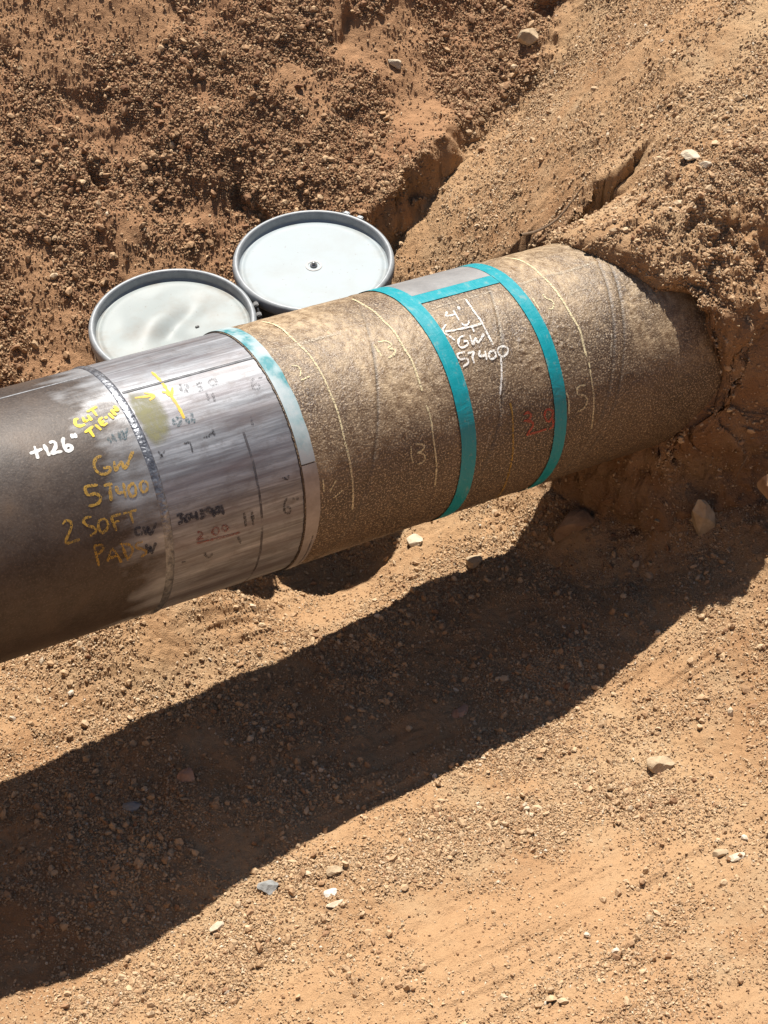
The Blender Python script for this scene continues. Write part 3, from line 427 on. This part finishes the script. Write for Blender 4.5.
def primer():
    m = NT('worn_primer'); uv = m.coord('UV'); n = m.noise(m.map(uv, (9, 9, 1), (.9, .35, 0)), 1, 4, .5); k = m.noise(m.map(uv, (60, 30, 1)), 1, 5, .65)
    c = m.ramp(n, (.40, (.36, .41, .425)), (.50, (.25, .34, .36)), (.585, (.045, .20, .225)), (.7, (.025, .18, .21)))
    c = m.mix(m.ramp(k, (.5, 0.), (.75, .55)), c, (.40, .405, .405))
    e = m.math('ADD', m.sep(uv)[1], m.math('MULTIPLY', m.noise(uv, 22, 4, .6), .16))
    c = m.mix(m.ramp(e, (.33, 0.), (.43, .9)), c, (.27, .275, .285))
    m.set(col=c, rough=.5, spec=.3, nrm=m.bump(k, .1, .003)); return m.m
def simple(name, c1, c2, scale, rough=.5, metal=0., bump=.1, spec=.5, dist=.004, det=6):
    m = NT(name); p = m.coord('Object'); n = m.noise(p, scale, det, .62); f = m.noise(p, scale*7, 4, .6)
    m.set(col=m.mix(m.ramp(m.math('ADD', m.math('MULTIPLY', n, .75), m.math('MULTIPLY', f, .25)), (.38, 0.), (.64, 1.)), c1, c2), rough=rough, metal=metal, spec=spec, nrm=m.bump(n, bump, dist))
    return m.m

# ------------------------------------------------------------------ sky, sun, camera
SUN_AZ, SUN_EL = -5., 60.
w = bpy.data.worlds.new('World'); sc.world = w; w.use_nodes = True
nt = w.node_tree; bg = nt.nodes['Background']; sky = nt.nodes.new('ShaderNodeTexSky'); sky.sky_type = 'NISHITA'; sky.sun_disc = False
sky.sun_elevation = math.radians(SUN_EL); sky.sun_rotation = math.radians(SUN_AZ); sky.altitude = 300; sky.dust_density = 1.0
nt.links.new(sky.outputs[0], bg.inputs[0]); bg.inputs[1].default_value = .05
S = Vector((math.sin(math.radians(SUN_AZ))*math.cos(math.radians(SUN_EL)), math.cos(math.radians(SUN_AZ))*math.cos(math.radians(SUN_EL)), math.sin(math.radians(SUN_EL))))
ld = bpy.data.lights.new('sun', 'SUN'); ld.energy = 5.0; ld.angle = math.radians(.5); ld.color = (1, .95, .87)
lo = link(bpy.data.objects.new('sun', ld)); lo.rotation_euler = S.to_track_quat('Z', 'Y').to_euler(); lo.location = (0, 5, 10)
cd = bpy.data.cameras.new('camera'); cam = link(bpy.data.objects.new('camera', cd)); sc.camera = cam
cd.sensor_fit = 'VERTICAL'; cd.sensor_height = 36; cd.lens = 1800*36/1024; cd.clip_start = .05; cd.clip_end = 1000
cam.location = (0, 0, 4.986); cam.rotation_euler = (math.radians(90-46.78), 0, 0)
vs = sc.view_settings; vs.view_transform = 'Standard'; vs.look = 'None'; vs.exposure = .86; vs.gamma = 1
sc.cycles.max_bounces = 6; sc.cycles.diffuse_bounces = 1; sc.cycles.glossy_bounces = 3; sc.cycles.transparent_max_bounces = 8

# ------------------------------------------------------------------ ground and gravel
P, N, M = terrain_mesh_arrays(STEP)
R_, C_ = P.shape[:2]
flat = P.reshape(-1, 3); nrm = N.reshape(-1, 3)
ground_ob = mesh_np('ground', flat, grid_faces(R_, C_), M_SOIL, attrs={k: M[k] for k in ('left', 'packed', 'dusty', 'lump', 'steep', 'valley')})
ground_ob['kind'] = 'structure'

def ico(level=1):
    t = (1+5**.5)/2
    v = np.array([(-1,t,0),(1,t,0),(-1,-t,0),(1,-t,0),(0,-1,t),(0,1,t),(0,-1,-t),(0,1,-t),(t,0,-1),(t,0,1),(-t,0,-1),(-t,0,1)], float); v /= np.linalg.norm(v[0])
    f = np.array([(0,11,5),(0,5,1),(0,1,7),(0,7,10),(0,10,11),(1,5,9),(5,11,4),(11,10,2),(10,7,6),(7,1,8),(3,9,4),(3,4,2),(3,2,6),(3,6,8),(3,8,9),(4,9,5),(2,4,11),(6,2,10),(8,6,7),(9,8,1)])
    for _ in range(level):
        v = list(map(tuple, v)); c = {}; nf = []
        def mid(a, b):
            k = (min(a, b), max(a, b))
            if k not in c:
                q = np.array(v[a])+np.array(v[b]); v.append(tuple(q/np.linalg.norm(q))); c[k] = len(v)-1
            return c[k]
        for a, b, d in f:
            x, y, z = mid(a, b), mid(b, d), mid(d, a); nf += [(a, x, z), (b, y, x), (d, z, y), (x, y, z)]
        v = np.array(v); f = np.array(nf)
    return v, f
OCTV = np.array([(1,0,0),(-1,0,0),(0,1,0),(0,-1,0),(0,0,1),(0,0,-1)], float)
OCTF = np.array([(0,2,4),(2,1,4),(1,3,4),(3,0,4),(2,0,5),(1,2,5),(3,1,5),(0,3,5)])
def gravel(n, vis, rmin, rmax, power, iv, fc):
    X, Y = flat[:, 0], flat[:, 1]
    r = M['rough'].ravel(); lf = M['left'].ravel(); pk = M['packed'].ravel(); lu = M['lump'].ravel()
    cl = np.clip(.75+fbm2(X*3.3, Y*3.3, 3, 91), .08, 1.3)
    wgt = vis*(r*.9+.12)*cl*(1-.5*pk)*(1-.78*M['dusty'].ravel())*(1-.7*M['steep'].ravel())*(1+.8*lu+.9*lf)*(.14+.86*sstep(.5, .72, nrm[:, 2]))
    idx = rng.choice(len(flat), n, p=wgt/wgt.sum())
    base = flat[idx]+rng.uniform(-.004, .004, (n, 3))*[1, 1, 0]; nn = nrm[idx]
    u = rng.random(n); rad = np.minimum(rmin*(1-u*.9995)**(-1/power), rmax)*np.where(lf[idx] > .5, 1.28, 1.)
    rot = rng.normal(size=(n, 4)); rot /= np.linalg.norm(rot, axis=1, keepdims=True)
    q0, q1, q2, q3 = rot.T
    Rm = np.stack([np.stack([1-2*(q2*q2+q3*q3), 2*(q1*q2-q0*q3), 2*(q1*q3+q0*q2)], -1), np.stack([2*(q1*q2+q0*q3), 1-2*(q1*q1+q3*q3), 2*(q2*q3-q0*q1)], -1), np.stack([2*(q1*q3-q0*q2), 2*(q2*q3+q0*q1), 1-2*(q1*q1+q2*q2)], -1)], 1)
    sca = np.stack([rng.uniform(.85, 1.5, n), rng.uniform(.65, 1.1, n), rng.uniform(.5, .95, n)], -1)*rad[:, None]
    v = iv[None]*sca[:, None, :]*rng.uniform(.68, 1.28, (n, len(iv), 1))
    v = np.einsum('nij,nkj->nki', Rm, v)+(base+nn*(rad*.3)[:, None])[:, None, :]
    F = (fc[None]+(np.arange(n)*len(iv))[:, None, None]).reshape(-1, 3)
    pale = rng.random(n) > np.where(lf[idx] > .5, .99, .97)
    tone = np.clip(rng.normal(.47, .12, n)+.05+np.where(pale, .38, 0)-.17*lf[idx]-.05*lu[idx], 0, 1)
    return v.reshape(-1, 3), F, np.repeat(tone, len(iv))
def visible_mask(margin=.25):
    """the patch of trench around the pipe, wide enough for a step to either side"""
    x, y = flat[:, 0], flat[:, 1]
    return ((np.abs(x) < .26*y+.25+margin) & (y > 1.7) & (y < 8.4)).astype(float)*(np.linalg.norm(np.roll(flat, -1, 0)-flat, axis=1) < .05)
cell = np.minimum(np.linalg.norm(np.roll(flat, -1, 0)-flat, axis=1), .05)*np.minimum(np.linalg.norm(np.roll(flat, -C_, 0)-flat, axis=1), .05)
vis = visible_mask()*cell/(.35+.12*flat[:, 1])
ga = gravel(NGRAVEL, vis, .0025, .0065, 3.1, OCTV, OCTF); gb = gravel(NGRAVEL//36, vis, .0050, .0135, 2.5, *ico(0))
g = mesh_np('gravel', np.r_[ga[0], gb[0]], np.r_[ga[1], gb[1]+len(ga[0])], M_GRAVEL, smooth=False, attrs={'tone': np.r_[ga[2], gb[2]]}); g['kind'] = 'stuff'

def drop(x, y):
    """height of the finished ground at x, y"""
    i = np.argmin((flat[:, 0]-x)**2+(flat[:, 1]-y)**2); return flat[i, 2], nrm[i]
IV2, IF2 = ico(2); IV3, IF3 = ico(3)
def rock(name, label, x, y, size, mat, seed, squash=(1, .8, .6), turn=0., sink=.3, cat='rock', group=None, angular=.35, z=None):
    v = IV3.copy(); r = np.random.default_rng(seed)
    for k in range(16):                                  # facets cut off like a split stone
        d = r.normal(size=3); d /= np.linalg.norm(d); c = r.uniform(.52, .86)
        t = v@d; v = v-np.where(t > c, (t-c), 0)[:, None]*d
    v = v*1.25*(1+.035*noise3(v[:,0]*2.3+seed, v[:,1]*2.3, v[:,2]*2.3, seed)+.03*noise3(v[:,0]*7+seed, v[:,1]*7, v[:,2]*7, seed+1))[:, None]
    v = v*np.array(squash)*size
    gz, gn = drop(x, y)
    o = mesh_np(name, v, IF3, mat, smooth=False); o.rotation_euler = (r.uniform(-.25, .25), r.uniform(-.25, .25), turn)
    zz = gz if z is None else z
    o.location = (x, y, zz+size*squash[2]*(1-2*sink)*.8)
    tag(o, label, cat, group); return o
M_TANROCK = stone_material('tan_stone', [(.3, (.33, .24, .15)), (.55, (.45, .34, .22)), (.75, (.56, .45, .31))], 11, False)
M_PALE = stone_material('pale_stone', [(.3, (.44, .36, .26)), (.55, (.56, .47, .35)), (.75, (.64, .56, .45))], 11, False)
M_GREYROCK = stone_material('grey_stone', [(.3, (.16, .16, .155)), (.5, (.26, .26, .25)), (.72, (.38, .375, .36))], 16, False)
M_CLOD = stone_material('clod', [(.3, (.24, .145, .085)), (.55, (.36, .23, .135)), (.75, (.42, .29, .18))], 14, False)
M_REDROCK = stone_material('red_stone', [(.3, (.28, .17, .12)), (.6, (.42, .27, .19)), (.8, (.46, .33, .24))], 11, False)
M_WHITE = stone_material('chalky_stone', [(.3, (.52, .47, .40)), (.6, (.68, .64, .57))], 16, False)
for a in ROCKS: rock(*a[:4], a[4], globals()[a[5]], *a[6:])

# ------------------------------------------------------------------ the pipe
pipe = empty('pipeline', (PX, PY, PZ), (0, PT, PA))
tag(pipe, 'large steel pipe with teal tape bands and handwriting, crossing the trench into the bank', 'pipe')
def surf(s, th, r):
    t = np.radians(th); return np.stack([s, -r*np.sin(t), r*np.cos(t)], -1)
def sheet(name, s0, s1, t0, t1, r, ns, ntt, mat, disp=None, edge=None, attrs=None):
    """a piece of the pipe's skin: s along the axis, t degrees from the top towards the viewer"""
    s = np.linspace(s0, s1, ns); t = np.linspace(t0, t1, ntt); Sg, Tg = np.meshgrid(s, t)
    if edge is not None: Sg = edge(Sg, Tg)
    rr = np.full_like(Sg, r)
    if disp is not None: rr = rr+disp(Sg, Tg)
    co = surf(Sg.ravel(), Tg.ravel(), rr.ravel()); uv = np.stack([Sg.ravel(), np.radians(Tg.ravel())*RP], -1)
    at = {k: f(Sg, Tg) for k, f in attrs.items()} if attrs else None
    return mesh_np(name, co, grid_faces(ntt, ns), mat, pipe, uv=uv, attrs=at)
M_STEELL, M_STEEL, M_COAT, M_TAPE = steel_left(), steel_clean(), coating(), tape_material()
S_W0, S_W1, S_B = -.968, -.941, -.517
sheet('scaled_section', -4.6, S_W0+.004, -180, 180, RP, 60, 241, M_STEELL)
sheet('cleaned_section', S_W1-.004, S_B+.03, -180, 180, RP, 40, 241, M_STEEL)
M_WELD = simple('weld_metal', (.10, .105, .12), (.30, .31, .33), 55, .38, .75, .5, dist=.006)
rs = lambda Sg, Tg: .0036*np.sin(np.clip((Sg-S_W0)/(S_W1-S_W0), 0, 1)*np.pi)**.6*(1+.22*noise2(Sg*60, Tg*.9, 5))+.0009*noise2(Sg*160, Tg*2.4, 6)
sheet('weld_bead', S_W0, S_W1, -180, 180, RP, 14, 900, M_WELD, rs)
M_SEAM = simple('seam_weld', (.06, .062, .066), (.13, .13, .14), 40, .5, .5, .2)
sheet('seam_weld', -.938, S_B, .7, 2.2, RP, 60, 6, M_SEAM, lambda s, t: .0016*np.sin((t-.7)/1.5*np.pi)+.0006)
sheet('seam_weld', -4.5, S_W0-.003, -19.6, -18.6, RP, 60, 6, M_SEAM, lambda s, t: .0016*np.sin((t+19.6)/1.0*np.pi)+.0006)
M_DARKRING = paint('scribed_ring', (.075, .070, .075), .5, .46, 30, stretch=(1, .55, 1), top=.80)
sheet('scribed_ring', -.662, -.6545, 36, 130, RP, 5, 200, M_DARKRING, lambda s, t: .0008+0*s, lambda s, t: s+.0012*noise2(t*.11, s*0, 3))
def coat_disp(s, t):
    a = np.radians(t)*RP
    x, y, z = s, np.sin(np.radians(t))*RP, np.cos(np.radians(t))*RP
    d = .0012*noise3(x*14, y*14, z*14, 101)+.0010*noise3(x*38, y*38, z*38, 102)
    lm = np.clip(fbm2(s*3.4+1, a*3.4, 3, 103)*1.6, 0, 1)*sstep(12, 34, t)*sstep(66, 48, t)+.5*sstep(80, 95, t)*np.clip(.4+fbm2(s*5, a*5, 2, 109), 0, 1)
    d = d+lm*pebbles(s, a, .019, 104, .2, .5, .75)*.6
    d = d+.002*np.exp(-((t-.2)/1.0)**2)*(sstep(-.48, -.44, s)*sstep(-.06, -.10, s)+sstep(.44, .46, s)*sstep(.79, .77, s))
    for c0 in (-.12, .338, .772, .812): d = d-.0030*np.exp(-((s+.0024*t-c0)/.0035)**2)+.0016*sstep(0, .004, s+.0024*t-c0)*sstep(.05, .02, s+.0024*t-c0)
    d = d-.0016*np.exp(-((s+.0014*(t-88)-.557)/.004)**2)*sstep(80, 90, t)
    d = d*sstep(S_B+.03, S_B+.075, s)*(1-.9*sstep(.085,.092,s)*sstep(.402,.395,s)*sstep(-95,-90,t)*sstep(-1.5,-3,t))*(1-.85*(sstep(.03,.036,s)*sstep(.10,.093,s)+sstep(.385,.392,s)*sstep(.449,.443,s)))
    return d
def groove(s, t): return sum(np.exp(-((s+.0024*t-c0)/.0045)**2) for c0 in (-.12, .338, .772, .812))*sstep(-20, 5, t)*np.clip(.6+noise2(s*8, t*.08, 4), 0, 1)
def dust(s, t):  # tan dirt mask, also painting the pipe's sunlit top paler
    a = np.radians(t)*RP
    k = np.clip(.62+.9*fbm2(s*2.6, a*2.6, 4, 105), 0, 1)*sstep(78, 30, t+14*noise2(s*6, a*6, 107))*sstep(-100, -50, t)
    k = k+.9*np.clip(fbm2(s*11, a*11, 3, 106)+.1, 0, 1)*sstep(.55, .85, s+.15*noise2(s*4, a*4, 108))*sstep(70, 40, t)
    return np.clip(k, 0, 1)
jag = lambda s, t: s+np.where(s < S_B+.004, .0022*noise2(t*.35, t*0, 8)+.0016*noise2(t*1.3, t*0, 9), 0)
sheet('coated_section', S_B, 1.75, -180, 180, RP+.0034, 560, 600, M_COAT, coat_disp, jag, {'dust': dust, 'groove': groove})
# the cut step of the coating, facing the cleaned steel
tt = np.linspace(-180, 180, 600); se = jag(np.full(600, S_B), tt)
M_EDGE = simple('coating_edge', (.018, .016, .016), (.06, .05, .045), 60, .8, 0, .3)
mesh_np('coating_edge', np.r_[surf(se-.0015, tt, np.full(600, RP+.0002)), surf(se+.0012, tt, np.full(600, RP+.0040))], grid_faces(2, 600), M_EDGE, pipe, uv=np.zeros((1200, 2)))
M_PRIM = primer()
sheet('primer_band', S_B+.004, -.466, -60, 57, RP+.0056, 12, 200, M_PRIM, None, lambda s, t: s+np.where(s > -.48, .002*noise2(t*.12, t*0, 12), 0))
M_WRAP = simple('grey_wrap', (.23, .20, .185), (.32, .285, .265), 16, .42, .2, .1)
sheet('wrap_band', S_B+.004, -.464, 57.6, 180, RP+.0054, 12, 200, M_WRAP, None, lambda s, t: s+np.where(s > -.48, .002*noise2(t*.1, t*0, 13)-.010*sstep(75, 110, t), 0))
for k, (a, b) in enumerate(((.037, .092), (.394, .441))):
    sheet('tape_band', a, b, -180, 180, RP+.0068, 10, 361, M_TAPE, lambda s, t: .0004*noise2(s*30, t*.2, 15), lambda s, t, k=k: s+.0018*noise2(t*.05, t*0+k*7, 14)+.0009*noise2(t*.4, t*0+k*5, 18))
sheet('tape_strip', .0925, .3935, -11.2, -3.6, RP+.0061, 60, 12, M_TAPE, lambda s, t: .0005*noise2(s*20, t*.3, 16), lambda s, t: s)
M_PATCH = simple('bare_patch', (.19, .187, .185), (.26, .256, .252), 9, .55, .25, .08)
sheet('bare_patch', .0925, .3935, -80, -11.4, RP+.0056, 60, 60, M_PATCH)
INK = {'white': paint('white_marker', (0.680, 0.671, 0.646), .5, .18, 200), 'yellow': paint('yellow_marker', (.74, .54, .03), .45, .24, 200), 'yellow2': paint('yellow_crayon', (.72, .45, .05), .5, .38, 300),
       'ochre': paint('ochre_paint', (.42, .25, .045), .5, .44, 230, stretch=(1, .6, 1), top=.80), 'teal': paint('faded_teal_ink', (.055, .10, .12), .5, .50, 150, top=.80), 'navy': paint('navy_ink', (.022, .030, .050), .45, .43, 150, top=.80),
       'pencil': paint('grey_crayon', (.085, .082, .088), .5, .53, 250, top=.80), 'black': paint('black_ink', (.025, .024, .027), .45, .49, 220, top=.80), 'red': paint('faded_red_ink', (.22, .05, .04), .5, .47, 220, top=.80),
       'red2': paint('red_chalk', (.50, .10, .06), .7, .46, 380), 'chalk': paint('yellowish_chalk', (.70, .60, .37), .85, .455, 190), 'dust': paint('dusty_chalk', (.56, .48, .37), .85, .52, 170, top=.80)}
INK['white2'] = paint('white_chalk', (.80, .78, .74), .85, .45, 210)
def smoothline(p, step=.004):
    p = np.array(p, float)
    if len(p) > 2:
        q = np.vstack([2*p[0]-p[1], p, 2*p[-1]-p[-2]]); out = []
        for i in range(1, len(q)-2):
            n = max(2, int(np.linalg.norm(q[i+1]-q[i])/step))
            for t in np.linspace(0, 1, n, endpoint=False):
                out.append(.5*(2*q[i]+(q[i+1]-q[i-1])*t+(2*q[i-1]-5*q[i]+4*q[i+1]-q[i+2])*t*t+(3*q[i]-q[i-1]-3*q[i+1]+q[i+2])*t**3))
        out.append(q[-2]); return np.array(out)
    n = max(3, int(np.linalg.norm(p[1]-p[0])/step)); return p[0]+(p[1]-p[0])*np.linspace(0, 1, n)[:, None]
def strokes(name, ink, width, lines, seed):
    V = []; F = []; U = []
    for j, ln in enumerate(lines):
        if len(ln) < 2: continue
        q0 = [(s, math.radians(t)*RP) for s, t in ln]
        p = np.vstack([smoothline(q0[k:k+2]) for k in range(len(q0)-1)]) if ink == 'yellow' and len(ln) < 5 or name == 'length_marking' and len(ln) < 4 else smoothline(q0)
        d = np.gradient(p, axis=0); d /= np.maximum(np.linalg.norm(d, axis=1, keepdims=True), 1e-9); nr = np.stack([-d[:, 1], d[:, 0]], -1)
        k = np.arange(len(p)); wd = width*.5*(1+.5*noise2(k*.35+seed*3.1, k*0+j*5.7, 17)); wd[0] *= .6; wd[-1] *= .6
        lift = (RP+.0012 if ln[0][0] < S_B else RP+.0056)+.00012*j
        o = len(V)
        for off in (-1, -.33, .33, 1):
            q = p+nr*(wd*off)[:, None]
            V += list(surf(q[:, 0], np.degrees(q[:, 1]/RP), np.full(len(q), lift))); U += list(q)
        F += list(grid_faces(4, len(p))+o)
    return mesh_np(name, np.array(V), np.array(F), INK[ink], pipe, uv=np.array(U))
for i, (nm, ink, wd, ln) in enumerate(STROKES):
    ink = 'white2' if nm == 'distance_marking' else ink
    pts = [smoothline([(a, math.radians(b)*RP) for a, b in l]) if len(l) > 1 else np.zeros((0, 2)) for l in ln]
    grp = list(range(len(ln)))                          # strokes that belong together make one marking
    for a in range(len(ln)):
        for b in range(a):
            if len(pts[a]) and len(pts[b]) and np.min(np.linalg.norm(pts[a][:, None]-pts[b][None], axis=-1)) < .026:
                o, n_ = grp[a], grp[b]; grp = [n_ if q == o else q for q in grp]
    for k in sorted(set(grp)):
        sub = [l for l, q in zip(ln, grp) if q == k and len(l) > 1]
        if sub: strokes(nm, ink, wd, sub, i*7+k)
# the olive paint rubbed over the steel beside the weld
pp = np.array(PATCH); cs, ct = pp.mean(0); prs = []; rings = 14
for k in range(rings+1):
    f = k/rings*1.25
    q = np.c_[cs+(pp[:, 0]-cs)*f, ct+(pp[:, 1]-ct)*f]; prs.append(np.vstack([q, q[:1]]))
prs = np.array(prs); fade = np.repeat(1-sstep(.55, 1., np.linspace(0, 1, rings+1)), prs.shape[1])
q = prs.reshape(-1, 2)
m = NT('olive_paint'); uvn = m.coord('UV'); m.set(col=(.19, .18, .085), rough=.6, spec=.3)
m.alpha(m.math('MULTIPLY', m.attr('fade'), m.ramp(m.noise(m.map(uvn, (40, 25, 1)), 1, 5, .65), (.3, .25), (.6, .85))))
q[:, 0] = np.clip(q[:, 0], S_W1+.002, 0)
mesh_np('olive_patch', surf(q[:, 0], q[:, 1], np.full(len(q), RP+.0007)), grid_faces(rings+1, prs.shape[1]), m.m, pipe, uv=np.c_[q[:, 0], np.radians(q[:, 1])*RP], attrs={'fade': fade})

# ------------------------------------------------------------------ the drums
M_RING = simple('galvanised_ring', (.21, .225, .236), (.30, .315, .325), 30, .5, .1, .08)
M_BODY = simple('drum_paint', (.055, .058, .06), (.12, .12, .12), 14, .45, .0, .1)
def lathe(prof, seg, name, mat, parent, disp=None):
    pr = np.array(prof); th = np.linspace(0, 2*np.pi, seg, endpoint=False); n = len(pr)
    co = np.stack([pr[None, :, 0]*np.cos(th)[:, None], pr[None, :, 0]*np.sin(th)[:, None], np.broadcast_to(pr[None, :, 1], (seg, n))], -1).reshape(-1, 3)
    if disp is not None: co[:, 2] += disp(co[:, 0], co[:, 1])
    i = np.arange(seg)[:, None]*n; j = (np.arange(seg)[:, None]+1) % seg*n; k = np.arange(n-1)[None]
    F = np.stack([i+k, j+k, j+k+1, i+k+1], -1).reshape(-1, 4)
    return mesh_np(name, co, F, mat, parent)
def box_part(name, size, loc, rz, mat, parent, bev=.003):
    import bmesh
    bm = bmesh.new(); bmesh.ops.create_cube(bm, size=1); bmesh.ops.scale(bm, vec=size, verts=bm.verts)
    bmesh.ops.bevel(bm, geom=bm.edges[:], offset=bev, segments=2, affect='EDGES')
    me = bpy.data.meshes.new(name); bm.to_mesh(me); bm.free(); me.materials.append(mat); o = link(bpy.data.objects.new(name, me), parent); o.location = loc; o.rotation_euler = (0, 0, rz); return o
def lid_material(name, white, stain, amount):
    m = NT(name); p = m.coord('Object'); x = m.sep(p)
    n = m.noise(p, 9, 7, .65); sp = m.noise(p, 70, 3, .6); r = m.n('ShaderNodeVectorMath', operation='LENGTH'); m.put(r.inputs[0], m.map(p, (1, 1, 0)))
    rim = m.ramp(r.outputs['Value'], (.225, 0.), (.258, 1.))
    c = m.mix(m.math('MULTIPLY', m.ramp(n, (.45, 0.), (.75, 1.)), amount), white, stain)
    c = m.mix(m.math('MULTIPLY', m.math('MULTIPLY', rim, m.ramp(n, (.42, 0.), (.62, 1.))), .8), c, stain)
    c = m.mix(m.ramp(sp, (.69, 0.), (.72, .8)), c, (.20, .185, .165))
    m.set(col=c, rough=.5, spec=.3, nrm=m.bump(n, .04, .004)); return m.m
BODY = [(.0, .0), (.280, .0), (.287, .006), (.287, .02), (.283, .028), (.283, .275), (.287, .285), (.291, .295), (.291, .305), (.287, .315), (.283, .325), (.283, .555), (.287, .565), (.291, .575), (.291, .585), (.287, .595), (.283, .605), (.283, .838)]
RING = [(.2835, .834), (.290, .836), (.2935, .842), (.2935, .856), (.2925, .866), (.2895, .874), (.284, .879), (.2785, .880), (.2745, .877), (.272, .870), (.2705, .858), (.2690, .847)]
def lid_profile(dz=0):
    r = [(.2692, .8475), (.2665, .8455), (.263, .8425), (.258, .8425), (.252, .8445), (.246, .846), (.238, .8455)]
    return [(a, b+dz) for a, b in r+[(x, .845) for x in np.linspace(.23, .012, 34)]+[(.0001, .845)]]
def drum(label, x, y, rz, lidmat, dent, group):
    d = empty('steel_drum', (x, y, ground_at(x, y)), (0, 0, rz)); tag(d, label, 'drum', group)
    lathe(BODY, 96, 'body', M_BODY, d)
    lathe(RING, 128, 'clamp_ring', M_RING, d)
    ld = lathe(lid_profile(), 128, 'lid', lidmat, d, dent)
    return d, ld
def ground_at(x, y): return DRUM_Z
M_LID1 = lid_material('white_lid', (0.271, 0.307, 0.324), (0.226, 0.226, 0.211), .35); M_LID2 = lid_material('dusty_lid', (0.251, 0.275, 0.271), (0.202, 0.178, 0.150), .65)
def flat_lid(x, y):
    r = np.hypot(x, y); return .0012*noise2(x*6, y*6, 31)*(r < .24)
def dented(x, y):
    r = np.hypot(x, y); k = sstep(.245, .17, r)
    a = x*.55+y*.83; b = y*.55-x*.83
    return k*(-.012*np.exp(-(b/.035)**2)*sstep(-.2, .0, a)*sstep(.22, .05, a)+.010*np.exp(-((b-.07)/.05)**2)*sstep(.16, .0, np.abs(a-.02))-.010*np.exp(-(((x-.02)**2+(y+.06)**2)/.0025))+.006*noise2(x*8, y*8, 33)+.006*np.exp(-(((x+.1)**2+(y-.02)**2)/.006)))
d1, l1 = drum('open-top drum with a flat white lid and centre bolt, nearer the tape bands', -.2545, 5.1155, 0, M_LID1, flat_lid, 'lidded drums behind the pipe')
d2, l2 = drum('drum with a dented dusty white lid, left of the smooth lidded drum', -.7357, 4.7734, 0, M_LID2, dented, 'lidded drums behind the pipe')
M_LUG = simple('lug_iron', (.035, .035, .036), (.085, .082, .08), 60, .6, .1, .2)
M_BOLT = simple('bolt_steel', (.20, .20, .20), (.33, .33, .33), 50, .4, .6, .1)
M_RUB = simple('gasket', (.30, .30, .29), (.42, .41, .39), 40, .6, 0, .1)
b = lathe([(.0001, .8625), (.005, .8625), (.0068, .860), (.0068, .852), (.0125, .8515), (.0135, .849), (.0135, .846)], 24, 'centre_bolt', M_BOLT, l1)
lathe([(.0215, .8468), (.026, .8478), (.030, .8465)], 48, 'bolt_washer', M_RUB, l1)
box_part('dirt_flake', (.014, .009, .006), (.083, .006, .8455), .5, M_LUG, l2, .0015)
for d, an in ((d1, 62), (d2, 14)):
    c, s_ = math.cos(math.radians(an)), math.sin(math.radians(an))
    for sg in (-1, 1):
        box_part('ring_lug', (.018, .022, .030), (.300*c-sg*.028*s_, .300*s_+sg*.028*c, .858), math.radians(an), M_LUG if d is d2 else M_RING, d)
    o = lathe([(.0001, -.05), (.0075, -.05), (.0075, -.04), (.0045, -.039), (.0045, .045), (.0001, .045)], 16, 'ring_bolt', M_LUG, d)
    o.location = (.304*c, .304*s_, .858); o.rotation_euler = (math.pi/2, 0, math.radians(an))
M_STRIPE = simple('white_stripe', (.62, .62, .60), (.72, .72, .70), 20, .5)
th = np.radians(np.linspace(196, 201, 6)); zz = np.linspace(.34, .80, 8); T, Z = np.meshgrid(th, zz)
mesh_np('white_stripe', np.stack([.2845*np.cos(T), .2845*np.sin(T), Z], -1).reshape(-1, 3), grid_faces(8, 6), M_STRIPE, d2)

# ------------------------------------------------------------------ roots and litter
M_ROOT = simple('dry_root', (.09, .055, .03), (.20, .13, .075), 40, .85, 0, .3)
def root(label, pts, rad):
    p = smoothline(pts, .01); n = len(p); d = np.gradient(p, axis=0); d /= np.linalg.norm(d, axis=1, keepdims=True)
    a = np.cross(d, [0.1, .2, 1]); a /= np.linalg.norm(a, axis=1, keepdims=True); b = np.cross(d, a); V = []
    for k in range(8):
        t = k/7*2*np.pi; V.append(p+(a*math.cos(t)+b*math.sin(t))*(rad*np.linspace(1, .35, n))[:, None])
    tag(mesh_np('root', np.concatenate(V), grid_faces(8, n), M_ROOT), label, 'root')
for a in ROOTS: root(*a)
